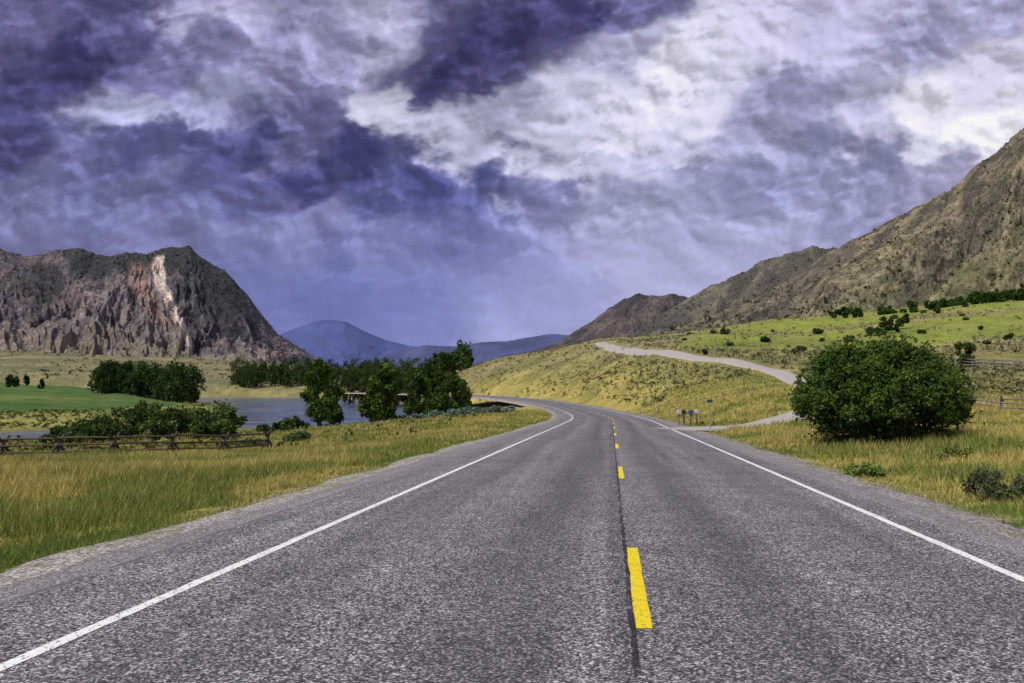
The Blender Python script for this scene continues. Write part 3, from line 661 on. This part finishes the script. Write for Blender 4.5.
def sign(px,Y,h,w,hh,mat,name="road_sign"):
    x,y=fx(px,Y);e=bpy.data.objects.new(name,None);e.location=(x,y,gz(x,y));scene.collection.objects.link(e)
    bm=bmesh.new();box(bm,(0,.03,h/2-.15),(.06,.05,h+.3));bobj("post",bm,STEEL,e,.004)
    bm=bmesh.new();box(bm,(0,0,h-hh/2),(w,.01,hh));bobj("panel_face",bm,mat,e)
    bm=bmesh.new();box(bm,(0,.009,h-hh/2),(w+.04,.006,hh+.04));bobj("panel_back",bm,WHT,e)
sign(709,43.0,1.9,.34,.18,GRN,"street_name_sign")
def delin(px,Y):
    x,y=fx(px,Y);e=bpy.data.objects.new("delineator_post",None);e.location=(x,y,gz(x,y));scene.collection.objects.link(e)
    bm=bmesh.new();box(bm,(0,0,.5),(.08,.03,1.2));bobj("post",bm,STEEL,e);bm=bmesh.new();box(bm,(0,-.02,1.0),(.075,.01,.1));bobj("reflector",bm,WHT,e)
delin(655,66);delin(505,125)
def pole(px,Y,h):
    x,y=fx(px,Y);z=gz(x,y);a=Acc();V,f=tube((x,y,z-1),(x,y,z+h),.17,.12,8,k=3);a.add(V,f,C(.1,.1,.1));V,f=tube((x-1.2,y-.2,z+h-.6),(x+1.2,y-.2,z+h-.6),.07,.07,6,k=2);a.add(V,f,C(.1,.1,.1))
    for q in (-1.1,-.4,.4,1.1):
        V,f=tube((x+q,y-.2,z+h-.55),(x+q,y-.2,z+h-.3),.05,.03,6,k=2);a.add(V,f,C(.1,.1,.1))
    a.obj("utility_pole",WD)
pole(725,205,7)
# ---------------------------------------------------------------- cloud deck: sky backdrop dome (open towards the zenith)
KP=[(0,10,95,90,140),(60,50,62,58,110),(20,110,70,68,120),(120,25,85,82,135),(210,20,165,160,200),(200,50,130,125,175),(280,55,125,120,165),(330,30,150,145,190),(370,15,175,172,210),(150,75,115,112,165),(130,100,165,165,205),(200,100,150,150,195),(60,170,100,100,155),(0,150,75,72,125),(120,150,88,88,145),(180,160,85,85,140),(240,150,75,75,130),(300,180,68,68,125),(350,150,62,62,118),(380,200,85,88,150),(430,190,72,75,135),(470,205,85,88,150),(250,200,95,98,155),(300,120,100,98,150),(300,90,115,112,160),(420,40,80,75,125),(450,60,55,52,100),(500,30,58,55,105),(490,75,70,65,115),(560,30,75,70,125),(600,10,60,58,110),(640,5,100,98,150),(630,50,175,172,210),(400,100,190,190,215),(450,120,175,175,205),(500,115,165,165,200),(530,150,195,195,225),(560,110,200,198,228),(620,110,215,212,238),(680,60,225,222,245),(720,30,215,212,238),(780,20,205,200,235),(850,15,190,185,225),(740,90,215,212,240),(700,130,195,192,225),(760,130,150,150,190),(800,95,150,148,190),(860,70,165,162,200),(930,45,150,148,190),(1000,25,165,162,205),(1010,60,210,205,235),(950,90,225,222,240),(985,120,240,238,250),(940,130,210,208,232),(880,110,185,182,215),(880,150,135,135,180),(820,150,140,140,185),(940,170,160,158,200),(700,170,150,150,195),(760,190,140,142,190),(850,200,145,146,190),(640,160,190,188,225),(580,180,195,195,228),(620,220,165,165,210),(560,215,130,132,185),(700,230,165,165,212),(790,225,165,165,210),(500,230,120,124,182),(440,240,110,115,178),(380,240,125,130,190),(300,220,130,132,188),(240,230,125,128,182),(160,200,110,112,165),(80,210,105,108,160),(20,220,115,118,168),(130,235,120,122,175),(250,270,105,112,175),(300,290,108,116,184),(350,300,104,112,182),(420,300,112,119,188),(420,330,122,130,200),(500,310,148,154,214),(550,300,150,155,212),(500,335,162,167,221),(580,280,160,163,215),(640,270,170,172,218),(700,260,170,172,216),(540,260,140,145,205),(460,275,125,131,195),(300,370,115,124,195),(700,370,165,168,215),
(0,-60,80,78,130),(250,-60,110,108,155),(500,-60,60,58,105),(750,-60,190,186,225),(1000,-60,150,148,190),(-120,60,85,82,135),(-120,200,110,112,165),(1140,60,165,162,205),(1140,180,190,188,220)]
KP=np.array(KP,float);kc=KP[:,2:]/255;kc=np.where(kc<.04045,kc/12.92,((kc+.055)/1.055)**2.4)
kc=kc.mean(1,keepdims=True)*.16+kc*.84
azd=np.concatenate([np.linspace(-180,-41,110)[:-1],np.linspace(-41,41,1100)[:-1],np.linspace(41,180,110)])*math.pi/180
eld=np.linspace(-3,43,620)*math.pi/180
AZ,EL=np.meshgrid(azd,eld,indexing="ij")
azc=np.clip(AZ,-.9,.9)
SPX=512+F*np.tan(azc)+(AZ-azc)*F*1.6
SPY=np.maximum(390-F*np.tan(EL)/np.cos(azc),-420)
u=SPX/165;v_=SPY/120
w1=pf(u,v_,901,5,.5);w2=pf(u+5.2,v_+1.3,931,5,.5)
uu=u+.08*w1;vv=v_+.08*w2
# lumpy height field of the cumulus masses, lit from the upper right
def hf(x,y): return pf(x*1.6+2,y*1.6,951,7,.53)-.60*pf(x*2.3+9,y*2.3,961,5,.5,True)
h0=hf(uu,vv);hx_=hf(uu-.03,vv+.055)
haze=sst(SPY,180,300)
amp_=sst(330-SPY,0,160)*.75+.25
qx=np.clip(SPX+(w1*62+h0*40)*amp_,-150,1170);qy=np.clip(SPY+(w2*46-h0*46)*amp_,-70,400)
num=np.zeros(AZ.shape+(3,));den=np.zeros(AZ.shape);soft=90+2200*haze
for (kx,ky),kcol in zip(KP[:,:2],kc):
    d2_=((qx-kx)**2+((qy-ky)*1.2)**2);wt=1/(d2_+soft)**2.6*1e8
    num+=wt[...,None]*kcol;den+=wt
sc=num/den[...,None]
m1=sst(h0,-.02,.10);h2=pf(uu*3.4+4,vv*3.9,971,6,.55)-.4*pf(uu*5+1,vv*5.5,973,4,.5,True);m2=sst(h2,.0,.16)
sh_=(h0-hx_)*1.15+.20*(m1-.5)+.10*(m2-.5)+.08*h2
sh_=sh_*(1-.78*haze)
lum=sc.mean(-1);sh_=np.where(sh_>0,sh_*(1.25-.85*sst(lum,.2,.7)),sh_*.9)
sc=sc*np.exp(np.clip(sh_,-.5,.5))[...,None]
sc=np.clip(sc,0.02,.92)
RD=14000.0
Vd=np.stack([RD*np.cos(EL)*np.sin(AZ),RD*np.cos(EL)*np.cos(AZ),RD*np.sin(EL)],-1)
sm=bpy.data.materials.new("cloud_sky");sm.use_nodes=True;nt=sm.node_tree;nt.nodes.clear()
at=N(nt,"ShaderNodeAttribute",attribute_name="col");em=N(nt,"ShaderNodeEmission");ou=N(nt,"ShaderNodeOutputMaterial")
nt.links.new(at.outputs["Color"],em.inputs[0]);nt.links.new(em.outputs[0],ou.inputs[0])
try: sm.cycles.emission_sampling="NONE"
except Exception as ex: print(ex)
mk("sky",Vd,gridf(len(azd),len(eld)),sm,sc.reshape(-1,3),smooth=True)
# ---------------------------------------------------------------- sky light + sun
SE,SA=math.radians(52),math.radians(-125)
w=bpy.data.worlds.new("World");scene.world=w;w.use_nodes=True;nt=w.node_tree;L=nt.links.new
bg=nt.nodes["Background"]
sk=N(nt,"ShaderNodeTexSky",sky_type="NISHITA");sk.sun_disc=False;sk.sun_elevation=SE;sk.sun_rotation=SA
L(mixc(nt,.6,sk.outputs[0],(4.2,4.3,5.6)),bg.inputs[0]);bg.inputs[1].default_value=.10
sl=bpy.data.lights.new("sun","SUN");sl.energy=3.8;sl.angle=math.radians(9);sl.color=(1,.95,.87)
so=bpy.data.objects.new("sun",sl);scene.collection.objects.link(so)
sd=Vector((math.sin(SA)*math.cos(SE),math.cos(SA)*math.cos(SE),math.sin(SE)))
so.rotation_euler=(-sd).to_track_quat("-Z","Y").to_euler()
# ---------------------------------------------------------------- camera
cam=bpy.data.cameras.new("camera");cam.lens=36*F/1024;cam.sensor_width=36;cam.clip_end=30000;cam.clip_start=.05
co=bpy.data.objects.new("camera",cam);scene.collection.objects.link(co);co.location=(0,0,CH);co.rotation_euler=(math.pi/2+TH,0,0)
scene.camera=co
scene.view_settings.view_transform="Standard";scene.view_settings.look="None";scene.view_settings.exposure=0
